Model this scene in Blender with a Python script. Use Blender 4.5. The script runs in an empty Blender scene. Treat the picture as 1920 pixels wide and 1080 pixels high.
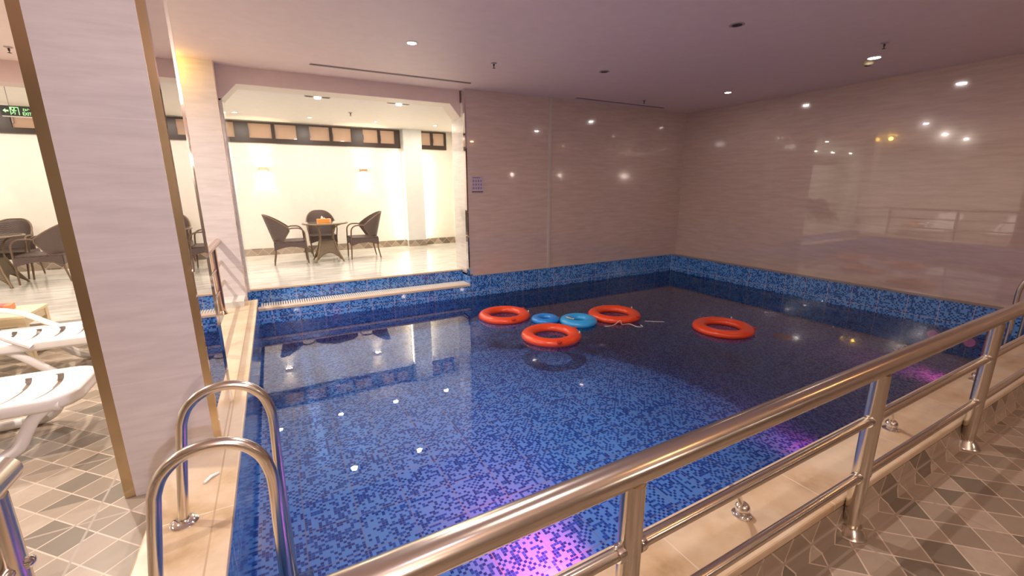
import bpy, bmesh, math, random
from mathutils import Vector, Matrix
random.seed(7)
S = bpy.context.scene
COL = S.collection
PI = math.pi

# ---------------------------------------------------------------- camera
F_PX = 804.5
pit, yaw, rol = math.radians(13.226), math.radians(28.652), math.radians(-0.218)
fw = Vector((math.sin(yaw)*math.cos(pit), math.cos(yaw)*math.cos(pit), -math.sin(pit)))
rt = Vector((math.cos(yaw), -math.sin(yaw), 0))
up = rt.cross(fw)
r2 = rt*math.cos(rol) + up*math.sin(rol)
u2 = -rt*math.sin(rol) + up*math.cos(rol)
cam = bpy.data.cameras.new('camera')
cam.sensor_width = 36
cam.lens = F_PX*36/1920
cam.clip_start = .02
co = bpy.data.objects.new('camera', cam)
COL.objects.link(co)
m3 = Matrix((r2, u2, -fw)).transposed()
co.matrix_world = Matrix.Translation((0, 0, 1.6)) @ m3.to_4x4()
S.camera = co

# ---------------------------------------------------------------- world, exposure
w = bpy.data.worlds.new('world')
S.world = w
w.use_nodes = True
w.node_tree.nodes['Background'].inputs[0].default_value = (.9, .75, .8, 1)
w.node_tree.nodes['Background'].inputs[1].default_value = .02
S.view_settings.view_transform = 'Standard'
S.view_settings.look = 'None'
S.view_settings.gamma = 1
S.view_settings.use_curve_mapping = False
S.view_settings.exposure = 0.45

# light levels, watts
P_POOL = 14        # white downlights over the pool
P_LOUNGE = 46     # warm downlights over the lounge
P_ALCOVE = 11.5     # downlights in the rear seating area
P_WASH = 50
WHITE = (1, .86, .80)
WARM = (1, .50, .17)
CREAM = (1, .88, .76)
LAV = (.78, .76, 1)

# key dimensions
XR, XRP, YB, YBP = 7.58, 7.455, 6.43, 6.42
ZC, ZB, ZW, ZA, ZK = 3.04, .168, -.18, .24, .17
ZF = -.56
XL, YF = -.315, 1.10
ZCA = 2.88
YA = 10.22

# ---------------------------------------------------------------- helpers
def link(o, parent=None):
    COL.objects.link(o)
    if parent is not None:
        o.parent = parent
    return o

def tag(o, label=None, cat=None, group=None, kind=None):
    if label: o['label'] = label
    if cat: o['category'] = cat
    if group: o['group'] = group
    if kind: o['kind'] = kind
    return o

def empty(name, loc=(0, 0, 0), rz=0, label=None, cat=None, group=None):
    o = bpy.data.objects.new(name, None)
    o.empty_display_size = .1
    o.location = loc
    o.rotation_euler = (0, 0, rz)
    link(o)
    return tag(o, label, cat, group)

def children(o):
    return [c for c in COL.objects if c.parent == o]

def copy_tree(o, parent=None):
    c = o.copy()
    COL.objects.link(c)
    c.parent = parent
    for ch in children(o):
        copy_tree(ch, c)
    return c

class MB:
    def __init__(s): s.bm = bmesh.new()
    def box(s, x0, x1, y0, y1, z0, z1, bev=0):
        b = s.bm
        v = [b.verts.new((x, y, z)) for z in (z0, z1) for y in (y0, y1) for x in (x0, x1)]
        fs = [(0, 2, 3, 1), (4, 5, 7, 6), (0, 1, 5, 4), (2, 6, 7, 3), (0, 4, 6, 2), (1, 3, 7, 5)]
        f = [b.faces.new([v[i] for i in q]) for q in fs]
        if bev:
            es = list({e for q in f for e in q.edges})
            bmesh.ops.bevel(b, geom=es, offset=bev, segments=2, affect='EDGES', profile=.5)
        return s
    def poly(s, pts, d):
        """extrude polygon pts (3d) by vector d"""
        b = s.bm
        a = [b.verts.new(p) for p in pts]
        c = [b.verts.new(Vector(p)+Vector(d)) for p in pts]
        b.faces.new(a); b.faces.new(c[::-1])
        n = len(pts)
        for i in range(n):
            b.faces.new((a[i], c[i], c[(i+1) % n], a[(i+1) % n]))
        return s
    def tube(s, pts, r, n=14, cap=True, flat=1.0):
        b = s.bm
        pts = [Vector(p) for p in pts]
        rs = r if isinstance(r, (list, tuple)) else [r]*len(pts)
        rings = []
        ref = None
        for i, p in enumerate(pts):
            if i == 0: t = pts[1]-pts[0]
            elif i == len(pts)-1: t = pts[-1]-pts[-2]
            else: t = (pts[i+1]-p).normalized()+(p-pts[i-1]).normalized()
            t.normalize()
            if ref is None:
                ref = Vector((0, 0, 1)) if abs(t.z) < .9 else Vector((1, 0, 0))
            a = (ref-t*ref.dot(t)).normalized()
            ref = a
            c = t.cross(a)
            rings.append([b.verts.new(p+a*math.cos(k*2*PI/n)*rs[i]+c*math.sin(k*2*PI/n)*rs[i]*flat) for k in range(n)])
        for i in range(len(rings)-1):
            for k in range(n):
                b.faces.new((rings[i][k], rings[i][(k+1) % n], rings[i+1][(k+1) % n], rings[i+1][k]))
        if cap:
            b.faces.new(rings[0][::-1]); b.faces.new(rings[-1])
        return s
    def lathe(s, prof, c=(0, 0, 0), n=32, axis='Z'):
        b = s.bm
        rings = []
        for r, z in prof:
            ring = []
            for k in range(n):
                a = 2*PI*k/n
                if axis == 'Z': p = (c[0]+r*math.cos(a), c[1]+r*math.sin(a), c[2]+z)
                elif axis == 'X': p = (c[0]+z, c[1]+r*math.cos(a), c[2]+r*math.sin(a))
                else: p = (c[0]+r*math.cos(a), c[1]+z, c[2]+r*math.sin(a))
                ring.append(b.verts.new(p))
            rings.append(ring)
        for i in range(len(rings)-1):
            for k in range(n):
                b.faces.new((rings[i][k], rings[i][(k+1) % n], rings[i+1][(k+1) % n], rings[i+1][k]))
        b.faces.new(rings[0][::-1]); b.faces.new(rings[-1])
        return s
    def torus(s, c, R, r, n=64, m=20, zs=1.0):
        b = s.bm
        g = [[b.verts.new((c[0]+(R+r*math.cos(2*PI*j/m))*math.cos(2*PI*i/n),
                           c[1]+(R+r*math.cos(2*PI*j/m))*math.sin(2*PI*i/n),
                           c[2]+r*zs*math.sin(2*PI*j/m))) for j in range(m)] for i in range(n)]
        for i in range(n):
            for j in range(m):
                b.faces.new((g[i][j], g[(i+1) % n][j], g[(i+1) % n][(j+1) % m], g[i][(j+1) % m]))
        return s
    def grid(s, fn, nu, nv, keep=None):
        b = s.bm
        g = [[b.verts.new(fn(i/nu, j/nv)) for j in range(nv+1)] for i in range(nu+1)]
        for i in range(nu):
            for j in range(nv):
                if keep is None or keep(i, j):
                    b.faces.new((g[i][j], g[i+1][j], g[i+1][j+1], g[i][j+1]))
        return s
    def build(s, name, mat, parent=None, smooth=False, solid=0, loc=None):
        b = s.bm
        bmesh.ops.remove_doubles(b, verts=b.verts, dist=1e-6)
        bmesh.ops.recalc_face_normals(b, faces=b.faces)
        me = bpy.data.meshes.new(name)
        b.to_mesh(me); b.free()
        if loc is not None:
            me.transform(Matrix.Translation(-Vector(loc)))
        o = bpy.data.objects.new(name, me)
        if loc is not None: o.location = loc
        for mm in (mat if isinstance(mat, (list, tuple)) else [mat]):
            me.materials.append(mm)
        if smooth:
            for p in me.polygons: p.use_smooth = True
            md = o.modifiers.new('edges', 'EDGE_SPLIT'); md.split_angle = math.radians(38)
        if solid:
            md = o.modifiers.new('solid', 'SOLIDIFY'); md.thickness = solid; md.offset = 0
        return link(o, parent)

def structure(name, mb, mat, **k):
    o = mb.build(name, mat, **k)
    o['kind'] = 'structure'
    return o

def arc(c, r, a0, a1, n, ax=('x', 'z')):
    out = []
    for i in range(n+1):
        a = math.radians(a0+(a1-a0)*i/n)
        p = list(c)
        p['xyz'.index(ax[0])] += r*math.cos(a)
        p['xyz'.index(ax[1])] += r*math.sin(a)
        out.append(tuple(p))
    return out

# ---------------------------------------------------------------- materials
class NT:
    def __init__(s, name):
        s.m = bpy.data.materials.new(name)
        s.m.use_nodes = True
        s.t = s.m.node_tree
        s.b = s.t.nodes['Principled BSDF']
    def n(s, typ, **k):
        nd = s.t.nodes.new(typ)
        for a, v in k.items(): setattr(nd, a, v)
        return nd
    def l(s, a, b): s.t.links.new(a, b)
    def val(s, sock, v):
        if hasattr(v, 'is_output') or hasattr(v, 'links'): s.l(v, sock)
        else: sock.default_value = v
    def math(s, op, a, b=None, c=None):
        nd = s.n('ShaderNodeMath', operation=op)
        s.val(nd.inputs[0], a)
        if b is not None: s.val(nd.inputs[1], b)
        if c is not None: s.val(nd.inputs[2], c)
        return nd.outputs[0]
    def mix(s, f, a, b):
        nd = s.n('ShaderNodeMix', data_type='RGBA')
        s.val(nd.inputs[0], f)
        s.val(nd.inputs[6], a if not isinstance(a, tuple) else (*a, 1))
        s.val(nd.inputs[7], b if not isinstance(b, tuple) else (*b, 1))
        return nd.outputs[2]
    def pos(s):
        g = s.n('ShaderNodeNewGeometry')
        sp = s.n('ShaderNodeSeparateXYZ')
        s.l(g.outputs['Position'], sp.inputs[0])
        return sp.outputs
    def comb(s, x, y, z):
        nd = s.n('ShaderNodeCombineXYZ')
        for i, v in enumerate((x, y, z)): s.val(nd.inputs[i], v)
        return nd.outputs[0]
    def noise(s, vec, scale, detail=3, rough=.5):
        nd = s.n('ShaderNodeTexNoise')
        s.l(vec, nd.inputs['Vector'])
        nd.inputs['Scale'].default_value = scale
        nd.inputs['Detail'].default_value = detail
        nd.inputs['Roughness'].default_value = rough
        return nd.outputs[0]
    def ramp(s, f, stops, const=False):
        nd = s.n('ShaderNodeValToRGB')
        cr = nd.color_ramp
        if const: cr.interpolation = 'CONSTANT'
        while len(cr.elements) < len(stops): cr.elements.new(.5)
        for e, (p, c) in zip(cr.elements, stops):
            e.position = p; e.color = (*c, 1)
        s.l(f, nd.inputs[0])
        return nd.outputs[0]
    def bump(s, h, st, dist=.01):
        nd = s.n('ShaderNodeBump')
        nd.inputs['Strength'].default_value = st
        nd.inputs['Distance'].default_value = dist
        s.l(h, nd.inputs['Height'])
        s.l(nd.outputs[0], s.b.inputs['Normal'])
    def set(s, col=None, rough=None, metal=None, spec=None, coat=None, emit=None, es=0):
        i = s.b.inputs
        if col is not None: s.val(i['Base Color'], (*col, 1) if isinstance(col, tuple) else col)
        if rough is not None: s.val(i['Roughness'], rough)
        if metal is not None: i['Metallic'].default_value = metal
        if spec is not None: i['Specular IOR Level'].default_value = spec
        if coat is not None:
            i['Coat Weight'].default_value = coat; i['Coat Roughness'].default_value = .02; i['Coat IOR'].default_value = 1.85
        if emit is not None:
            i['Emission Color'].default_value = (*emit, 1); i['Emission Strength'].default_value = es
        return s.m

def plain(name, col, rough=.5, **k):
    t = NT(name)
    p = t.pos()
    v = t.comb(p[0], p[1], p[2])
    nz = t.noise(v, 9, 3)
    c = t.mix(nz, tuple(x*.94 for x in col), tuple(min(1, x*1.05) for x in col))
    return t.set(c, rough, **k)

def emit(name, col, st):
    t = NT(name)
    return t.set((.8, .8, .8), .4, emit=col, es=st)

def joint(t, coord, period, off, width):
    """1 inside a joint line"""
    f = t.math('FRACT', t.math('DIVIDE', t.math('SUBTRACT', coord, off), period))
    d = t.math('MULTIPLY', t.math('SUBTRACT', .5, t.math('ABSOLUTE', t.math('SUBTRACT', f, .5))), period)
    return t.math('LESS_THAN', d, width*.5)

def stone(name, c0, c1, c2, hor, jz=(.64, -.01), jh=None, rough=.1, jcol=(.75, .68, .64), coat=.8, spec=.5):
    """polished porcelain cladding with fine horizontal streaks. hor = 0 (runs in x) or 1 (runs in y)"""
    t = NT(name)
    p = t.pos()
    h = p[hor]
    v = t.comb(t.math('MULTIPLY', h, 1.6), t.math('MULTIPLY', p[2], 13), 0)
    a = t.noise(v, 1.6, 6, .65)
    v2 = t.comb(t.math('MULTIPLY', h, 9), t.math('MULTIPLY', p[2], 85), 3)
    b = t.noise(v2, 1.0, 4, .6)
    c = t.ramp(a, [(.3, c0), (.52, c1), (.72, c2)])
    c = t.mix(t.math('MULTIPLY', b, .30), c, c0)
    j = joint(t, p[2], jz[0], jz[1], .004)
    if jh: j = t.math('MAXIMUM', j, joint(t, h, jh[0], jh[1], .004))
    c = t.mix(j, c, jcol)
    return t.set(c, rough, coat=coat, spec=spec)

def mosaic(name, a, b, dark=(.008, .04, .19), mid=(.02, .11, .42), light=(.12, .31, .70), off=(-.167, .0), rough=.12, aux=(.55, .42, .45)):
    t = NT(name)
    p = t.pos()
    sh = .3253
    n = 16
    ts = sh/n
    u = t.math('DIVIDE', t.math('SUBTRACT', p[a], off[0]), ts)
    v = t.math('DIVIDE', t.math('SUBTRACT', p[b], off[1]), ts)
    cu, cv = t.math('FLOOR', u), t.math('FLOOR', v)
    wn = t.n('ShaderNodeTexWhiteNoise', noise_dimensions='2D')
    t.l(t.comb(cu, cv, 0), wn.inputs[0])
    # dark chips sit mostly on every other place, as on the printed sheets
    par = t.math('FRACT', t.math('MULTIPLY', t.math('ADD', cu, cv), .5))
    odd = t.math('GREATER_THAN', t.math('ABSOLUTE', par), .25)
    rnd = t.math('ADD', t.math('MULTIPLY', wn.outputs[0], .999), t.math('MULTIPLY', odd, .30))
    c = t.ramp(t.math('MULTIPLY', rnd, .7), [(0, dark), (.28, mid), (.44, light)], const=True)
    # thin joints between chips and wider pale joints between sheets
    fu = t.math('ABSOLUTE', t.math('SUBTRACT', t.math('FRACT', u), .5))
    fv = t.math('ABSOLUTE', t.math('SUBTRACT', t.math('FRACT', v), .5))
    g = t.math('GREATER_THAN', t.math('MAXIMUM', fu, fv), .43)
    c = t.mix(t.math('MULTIPLY', g, .55), c, light)
    j = t.math('MAXIMUM', joint(t, p[a], sh, off[0], .0065), joint(t, p[b], sh, off[1], .0065))
    c = t.mix(t.math('MULTIPLY', j, .8), c, aux)
    return t.set(c, rough, coat=.3)

def deck_tiles(name, a=0, b=1, neg=1):
    """square stone tiles laid on the diagonal, random greys and beiges"""
    t = NT(name)
    p = t.pos()
    D = .2105
    x = t.math('SUBTRACT', p[a], 2.767)
    y = t.math('MULTIPLY', t.math('SUBTRACT', p[b], .685), neg)
    u = t.math('DIVIDE', t.math('ADD', x, y), D)
    v = t.math('DIVIDE', t.math('SUBTRACT', x, y), D)
    cu, cv = t.math('FLOOR', u), t.math('FLOOR', v)
    wn = t.n('ShaderNodeTexWhiteNoise', noise_dimensions='3D')
    w2 = t.n('ShaderNodeTexWhiteNoise', noise_dimensions='2D')
    t.l(t.comb(t.math('ADD', cu, 57.0), cv, 0), w2.inputs[0])
    split = t.math('GREATER_THAN', w2.outputs[0], .87)
    half = t.math('GREATER_THAN', t.math('FRACT', u), t.math('FRACT', v))
    t.l(t.comb(cu, cv, t.math('MULTIPLY', split, half)), wn.inputs[0])
    base = t.ramp(wn.outputs[0], [(0, (.17, .135, .095)), (.16, (.28, .22, .16)), (.38, (.39, .305, .23)), (.62, (.48, .385, .30)), (.85, (.33, .26, .19))], const=True)
    vec = t.comb(p[0], p[1], p[2])
    nz = t.noise(vec, 14, 6, .7)
    base = t.mix(t.math('MULTIPLY', nz, .55), base, (.22, .19, .16))
    fu = t.math('ABSOLUTE', t.math('SUBTRACT', t.math('FRACT', u), .5))
    fv = t.math('ABSOLUTE', t.math('SUBTRACT', t.math('FRACT', v), .5))
    g = t.math('GREATER_THAN', t.math('MAXIMUM', fu, fv), .478)
    c = t.mix(g, base, (.58, .47, .38))
    j = t.math('MAXIMUM', joint(t, p[a], .6315, -.96, .011), joint(t, p[b], .6315, .685, .011))
    c = t.mix(j, c, (.36, .30, .25))
    t.bump(t.math('SUBTRACT', 1, g), .25, .004)
    return t.set(c, t.math('ADD', .25, t.math('MULTIPLY', nz, .2)), spec=.4)

def marble_floor(name):
    t = NT(name)
    p = t.pos()
    v = t.comb(t.math('MULTIPLY', p[0], .8), t.math('MULTIPLY', p[1], 4), 0)
    a = t.noise(v, 2.4, 6, .65)
    c = t.ramp(a, [(.3, (.46, .44, .40)), (.5, (.66, .65, .61)), (.7, (.80, .77, .72))])
    j = t.math('MAXIMUM', joint(t, p[0], .84, .1, .004), joint(t, p[1], .42, .2, .004))
    c = t.mix(t.math('MULTIPLY', j, .4), c, (.5, .46, .4))
    return t.set(c, .16, spec=.5)

def coping_mat(name, ax):
    t = NT(name)
    p = t.pos()
    v = t.comb(p[0], p[1], p[2])
    a = t.noise(v, 2.3, 7, .6)
    b = t.noise(v, 22, 4, .6)
    c = t.ramp(a, [(.28, (.42, .27, .13)), (.40, (.60, .44, .28)), (.55, (.70, .57, .42)), (.75, (.76, .66, .52))])
    c = t.mix(t.math('MULTIPLY', b, .3), c, (.5, .38, .25))
    j = joint(t, p[ax], .845, .43, .006)
    c = t.mix(j, c, (.74, .62, .48))
    # the narrow nosing strip along the water
    o = 1-ax
    e = (XL-.075) if ax == 1 else (YF+.0-.075+0)
    ln = t.math('LESS_THAN', t.math('ABSOLUTE', t.math('SUBTRACT', p[o], e)), .004)
    c = t.mix(t.math('MULTIPLY', ln, .7), c, (.42, .30, .18))
    return t.set(c, .28, spec=.4)

def metal(name, col, rough):
    t = NT(name)
    return t.set(col, rough, metal=1)

def weave(name, c0, c1):
    t = NT(name)
    tc = t.n('ShaderNodeTexCoord')
    sp = t.n('ShaderNodeSeparateXYZ')
    t.l(tc.outputs['Object'], sp.inputs[0])
    p = sp.outputs
    a = t.math('SINE', t.math('MULTIPLY', t.math('ADD', p[2], t.math('MULTIPLY', p[0], .6)), 330))
    b = t.math('SINE', t.math('MULTIPLY', t.math('ADD', p[1], t.math('MULTIPLY', p[0], .8)), 330))
    m = t.math('ADD', t.math('MULTIPLY', t.math('MULTIPLY', a, b), .5), .5)
    c = t.mix(m, c0, c1)
    t.bump(m, .6, .006)
    return t.set(c, .42, spec=.5)

M = {}
M['back_stone'] = stone('polished_stone_back', (.49, .365, .32), (.55, .42, .375), (.60, .47, .43), 0, jz=(60, -20), jh=(40, -11))
M['right_stone'] = stone('polished_stone_right', (.49, .365, .32), (.55, .42, .375), (.60, .47, .43), 1, jz=(60, -20), jh=(40, -11), spec=.55)
M['col_stone'] = stone('polished_stone_column', (.62, .56, .54), (.70, .64, .62), (.76, .70, .68), 0, jz=(.64, -.006), rough=.16, coat=.35)
M['col_stone_y'] = stone('polished_stone_column_side', (.62, .56, .54), (.70, .64, .62), (.76, .70, .68), 1, jz=(.64, -.006), rough=.14)
M['jamb'] = stone('pale_tile', (.55, .51, .46), (.66, .62, .57), (.72, .69, .65), 1, jz=(.6, .3), rough=.15)
M['mos_xy'] = mosaic('mosaic_floor', 0, 1, off=(-.055, 3.0), light=(.30, .57, .95), mid=(.03, .14, .54), dark=(.012, .06, .33))
M['mos_xz'] = mosaic('mosaic_rear', 0, 2, off=(-.167, ZA-.02))
M['mos_yz'] = mosaic('mosaic_side', 1, 2, off=(.1, ZA-.02))
M['deck'] = deck_tiles('diagonal_deck_tiles')
M['deck_v'] = deck_tiles('diagonal_curb_tiles', 0, 2, -1)
M['marble'] = marble_floor('pale_streaked_floor')
M['cope_x'] = coping_mat('cream_stone_front', 0)
M['cope_y'] = coping_mat('cream_stone_left', 1)
M['ceil'] = plain('ceiling_paint', (.86, .70, .67), .55)
M['ceil_white'] = plain('white_ceiling_paint', (.82, .79, .74), .6)
M['beam'] = plain('beam_paint', (.66, .52, .50), .5)
M['beam_edge'] = plain('beam_underside_paint', (.78, .70, .62), .5)
M['wall_cream'] = plain('cream_wall_paint', (.80, .76, .69), .55)
M['pillar'] = plain('pillar_paint', (.74, .76, .74), .5)
M['base_tile'] = deck_tiles('skirting_tiles', 0, 2, -1)
M['steel'] = metal('stainless_steel', (.70, .635, .55), .22)
M['chrome'] = metal('chrome', (.78, .76, .73), .06)
M['bronze'] = metal('bronze_mirror_strip', (.62, .49, .32), .2)
M['mirror'] = metal('mirror_strip', (.72, .66, .66), .015)
M['rattan'] = weave('brown_rattan', (.045, .03, .028), (.16, .11, .095))
M['rattan_t'] = weave('tan_rattan', (.09, .065, .04), (.28, .21, .13))
M['rim'] = plain('rattan_rim', (.16, .10, .065), .4)
M['rim_t'] = plain('tan_rattan_rim', (.24, .17, .10), .35)
M['cap'] = plain('pale_foot_cap', (.6, .58, .55), .3)
M['plastic'] = plain('white_plastic', (.82, .80, .79), .28)
M['cream_plastic'] = plain('cream_plastic', (.80, .66, .42), .35)
M['orange'] = plain('orange_foam_ring', (.66, .055, .010), .3, coat=.2)
M['orange_d'] = plain('dark_orange_patch', (.42, .02, .008), .35)
M['sky'] = plain('sky_blue_ring', (.02, .30, .66), .3, coat=.2)
M['sky2'] = plain('deep_blue_ring', (.012, .20, .62), .3, coat=.2)
M['label_w'] = plain('printed_sticker', (.75, .7, .6), .4)
M['label_r'] = plain('printed_red', (.5, .1, .08), .4)
M['rope'] = plain('pale_cord', (.55, .50, .42), .6)
M['frame'] = plain('dark_brown_frame', (.045, .028, .022), .35)
M['pane'] = plain('pane_ceiling_reflection', (.58, .40, .29), .12, coat=.5)  # tan base colour paints the ceiling's warm reflection into the glass
M['dark'] = plain('dark_slot', (.03, .022, .022), .5)
M['slotrim'] = plain('slot_rim', (.42, .34, .34), .5)
M['white'] = plain('white_fitting', (.75, .72, .68), .4)
M['yel'] = plain('yellowed_housing', (.70, .60, .36), .4)
M['gold'] = metal('brushed_gold', (.72, .52, .30), .3)
M['red_box'] = plain('red_carton', (.62, .07, .05), .45)
M['orange_box'] = plain('orange_carton', (.85, .33, .06), .45)
M['pink_box'] = plain('pink_carton_end', (.82, .45, .33), .45)
M['blueprint'] = plain('blue_print', (.12, .12, .4), .45)
M['tissue'] = plain('tissue_paper', (.88, .87, .85), .8)
M['sign'] = plain('lilac_sign_face', (.42, .34, .42), .3)
M['sign_ink'] = plain('sign_ink', (.24, .17, .27), .4)
M['sign_foot'] = plain('sign_dark_line', (.08, .03, .05), .4)
M['black'] = plain('black_plastic', (.012, .014, .012), .3)
M['green'] = emit('green_sign_glow', (.02, .9, .10), .8)
M['lamp_w'] = emit('lamp_white', (1, .93, .92), 22)
M['lamp_c'] = emit('lamp_cream', (1, .92, .78), 22)
M['lamp_m'] = emit('lamp_magenta', (1, .02, .08), .12)
M['lamp_dim'] = plain('unlit_pool_lens', (.55, .42, .45), .2)
M['drain'] = plain('drain_plastic', (.50, .22, .20), .4)

def water_mat():
    t = NT('clear_pool_water')
    t.t.nodes.remove(t.b)
    out = [n for n in t.t.nodes if n.type == 'OUTPUT_MATERIAL'][0]
    fr = t.n('ShaderNodeFresnel'); fr.inputs[0].default_value = 1.75
    tr = t.n('ShaderNodeBsdfTransparent'); tr.inputs[0].default_value = (.72, .85, 1, 1)
    gl = t.n('ShaderNodeBsdfGlossy'); gl.inputs['Roughness'].default_value = .012
    p = t.pos()
    nz = t.noise(t.comb(p[0], p[1], 0), 5.0, 3, .5)
    bp = t.n('ShaderNodeBump'); bp.inputs['Strength'].default_value = .014; bp.inputs['Distance'].default_value = .02
    t.l(nz, bp.inputs['Height'])
    t.l(bp.outputs[0], gl.inputs['Normal']); t.l(bp.outputs[0], fr.inputs['Normal'])
    mx = t.n('ShaderNodeMixShader')
    t.l(fr.outputs[0], mx.inputs[0]); t.l(tr.outputs[0], mx.inputs[1]); t.l(gl.outputs[0], mx.inputs[2])
    t.l(mx.outputs[0], out.inputs[0])
    return t.m
M['water'] = water_mat()

def lamp(name, kind, loc, power, col, parent=None, size=.06, rot=(0, 0, 0), spot=None, blend=.5):
    l = bpy.data.lights.new(name, kind)
    l.energy = power
    l.color = col
    if kind == 'AREA':
        l.shape = 'DISK'; l.size = size
        if spot: l.spread = math.radians(spot)
    else:
        l.shadow_soft_size = size
        if kind == 'SPOT':
            l.spot_size = math.radians(spot or 120); l.spot_blend = blend
    o = bpy.data.objects.new(name, l)
    o.location = loc
    o.rotation_euler = rot
    link(o, parent)
    return o

# ================================================================ STRUCTURE
XW, YW = -7.0, -3.2          # far left wall and the wall behind the camera
# floors
structure('floor_deck', MB().box(XW, XR, YW, .80, -.2, 0), M['deck'])
structure('floor_lounge', MB().box(XW, -.62, .80, 6.1, -.2, 0), M['deck'])
structure('floor_rear', MB().box(XW, -.45, 6.1, YA, -.2, ZA).box(-.45, 3.95, 6.80, YA, -.2, ZA), M['marble'])
structure('trim_1', MB().box(-.45, 2.72, 6.735, 6.79, ZA-.018, ZA+.003), plain('beige_nosing', (.62, .48, .34), .3))
# pool basin
structure('floor_pool', MB().box(XL-.3, XR, .8, 6.8, ZF-.1, ZF), M['mos_xy'])
structure('wall_pool_left', MB().box(-.62, XL-.02, .80, 6.43, ZF, ZK-.035), M['mos_yz'])
structure('wall_pool_front', MB().box(-.62, XR, .80, YF-.02, ZF, ZK-.035), M['mos_xz'])
structure('wall_pool_right', MB().box(XRP, XR+.1, YF-.02, YB, ZF, ZB-.012), M['mos_yz'])
structure('wall_pool_back', MB().box(-.45, 2.75, YBP, 6.75, ZF, .004), M['mos_xz'])
structure('wall_pool_rear', MB().box(2.75, XR, YBP, YB+.2, ZF, ZB), M['mos_xz'])
structure('wall_riser', MB().box(-.45, 2.74, 6.75, 6.80, .0, ZA-.018), M['mos_xz'])
structure('wall_pool_return', MB().box(2.72, 2.77, YBP+.001, 6.75, .005, ZB+.03), M['mos_yz'])
structure('trim_2', MB().box(XRP-.004, XR, YF-.02, YB, ZB-.012, ZB), plain('grey_ledge', (.22, .20, .22), .3))
structure('trim_3', MB().box(2.70, XRP, YBP-.006, YB+.01, ZB, ZB+.006), plain('pale_edge_line', (.30, .28, .32), .3))
structure('trim_4', MB().box(XRP-.006, XRP+.002, YBP-.006, YBP+.002, ZF, ZB), plain('corner_grout', (.5, .45, .42), .4))
# coping
def slab(x0, x1, y0, y1, inner):
    return MB().box(x0, x1, y0, y1, ZK-.04, ZK, bev=.008)
structure('coping_left', slab(-.64, XL, .775, 6.43, 'x'), M['cope_y'])
structure('coping_front', slab(XL+.001, XR, .775, YF, 'y'), M['cope_x'])
cf = MB()
cf.poly([(-.66, .775, ZK-.04), (-.66, .785, ZK-.04), (-.66, .80, -.0), (-.66, .735, 0), (-.66, .752, .03), (-.66, .765, .07)], (XR+.66, 0, 0))
structure('curb_front', cf, M['deck_v'])
cl = MB()
cl.poly([(-.62, .80, ZK-.04), (-.63, .80, ZK-.04), (-.645, .80, .05), (-.67, .80, 0), (-.62, .80, 0)], (0, 5.3, 0))
structure('curb_left', cl, M['deck_v'])

# walls
structure('wall_back', MB().box(2.72, 4.245, YB, 6.95, ZB, ZC).box(4.275, XR+.2, YB+.004, 6.95, ZB, ZC), M['back_stone'])
structure('wall_jamb', MB().box(2.70, 2.72, 6.50, 6.97, ZA, 2.86), M['jamb'])
structure('trim_5', MB().box(4.235, 4.285, YB-.012, YB+.05, ZB, ZC), plain('grey_divider_strip', (.50, .44, .40), .2))
structure('trim_6', MB().box(2.700, 2.722, YB-.008, 6.50, ZB+.02, ZC), M['mirror'])
structure('wall_right', MB().box(XR, XR+.15, YW, 6.95, 0, ZC), M['right_stone'])
structure('wall_alcove_right', MB().box(3.95, 4.1, 6.95, YA+.1, ZA, ZCA), M['wall_cream'])
structure('wall_left', MB().box(XW-.15, XW, YW, YA+.1, 0, ZC), M['wall_cream'])
structure('wall_front', MB().box(XW, XR, YW-.15, YW, 0, ZC), stone('front_wall_stone', (.30, .26, .24), (.38, .33, .30), (.44, .39, .36), 0))
# rear wall with its window openings
WZ0, WZ1 = 2.475, 2.855
structure('wall_rear', MB().box(XW, 4.1, YA, YA+.15, ZA, WZ0).box(XW, 4.1, YA, YA+.15, WZ1, ZCA)
          .box(2.69, 3.08, YA, YA+.15, WZ0, WZ1).box(3.79, 4.1, YA, YA+.15, WZ0, WZ1)
          .box(XW, -6.6, YA, YA+.15, WZ0, WZ1), M['wall_cream'])
structure('wall_pillar', MB().box(2.73, 3.15, 10.06, YA, ZA, ZCA), M['pillar'])
structure('baseboard_rear', MB().box(XW, 2.73, YA-.015, YA, ZA, .385).box(3.15, 3.95, YA-.015, YA, ZA, .385)
          .box(2.725, 3.155, 10.045, 10.06, ZA, .385), M['base_tile'])
structure('baseboard_alcove_right', MB().box(3.935, 3.95, 6.97, YA-.015, ZA, .385), deck_tiles('skirting_tiles_side', 1, 2, -1))

# ceilings: the pool hall, the rear bay, beams
structure('ceiling', MB().box(XW, XR+.1, YW, 6.6, ZC, ZC+.1).box(XW, -.8, 6.6, 7.5, ZC, ZC+.1), M['ceil'])
structure('ceiling_rear', MB().box(-.8, 4.1, 6.95, YA+.1, ZCA, ZCA+.1).box(XW, -.8, 7.8, YA+.1, ZCA, ZCA+.1), M['ceil_white'])
bz = 2.845
xa, xb = -.43, 2.70
structure('beam_front', MB().poly([(xa, 6.6, ZC), (xb, 6.6, ZC), (xb, 6.6, 2.655), (xb-.16, 6.6, bz), (xa+.2, 6.6, bz), (xa, 6.6, 2.63)], (0, .02, 0)), M['beam'])
structure('beam_inner', MB().poly([(xa, 6.62, ZC), (xb, 6.62, ZC), (xb, 6.62, 2.655), (xb-.16, 6.62, bz), (xa+.2, 6.62, bz), (xa, 6.62, 2.63)], (0, .33, 0)), M['beam_edge'])
structure('beam_lounge', MB().box(XW, -.8, 7.5, 7.8, 2.80, ZC).box(-.85, -.75, 6.8, 7.5, 2.86, ZC), M['beam'])

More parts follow.
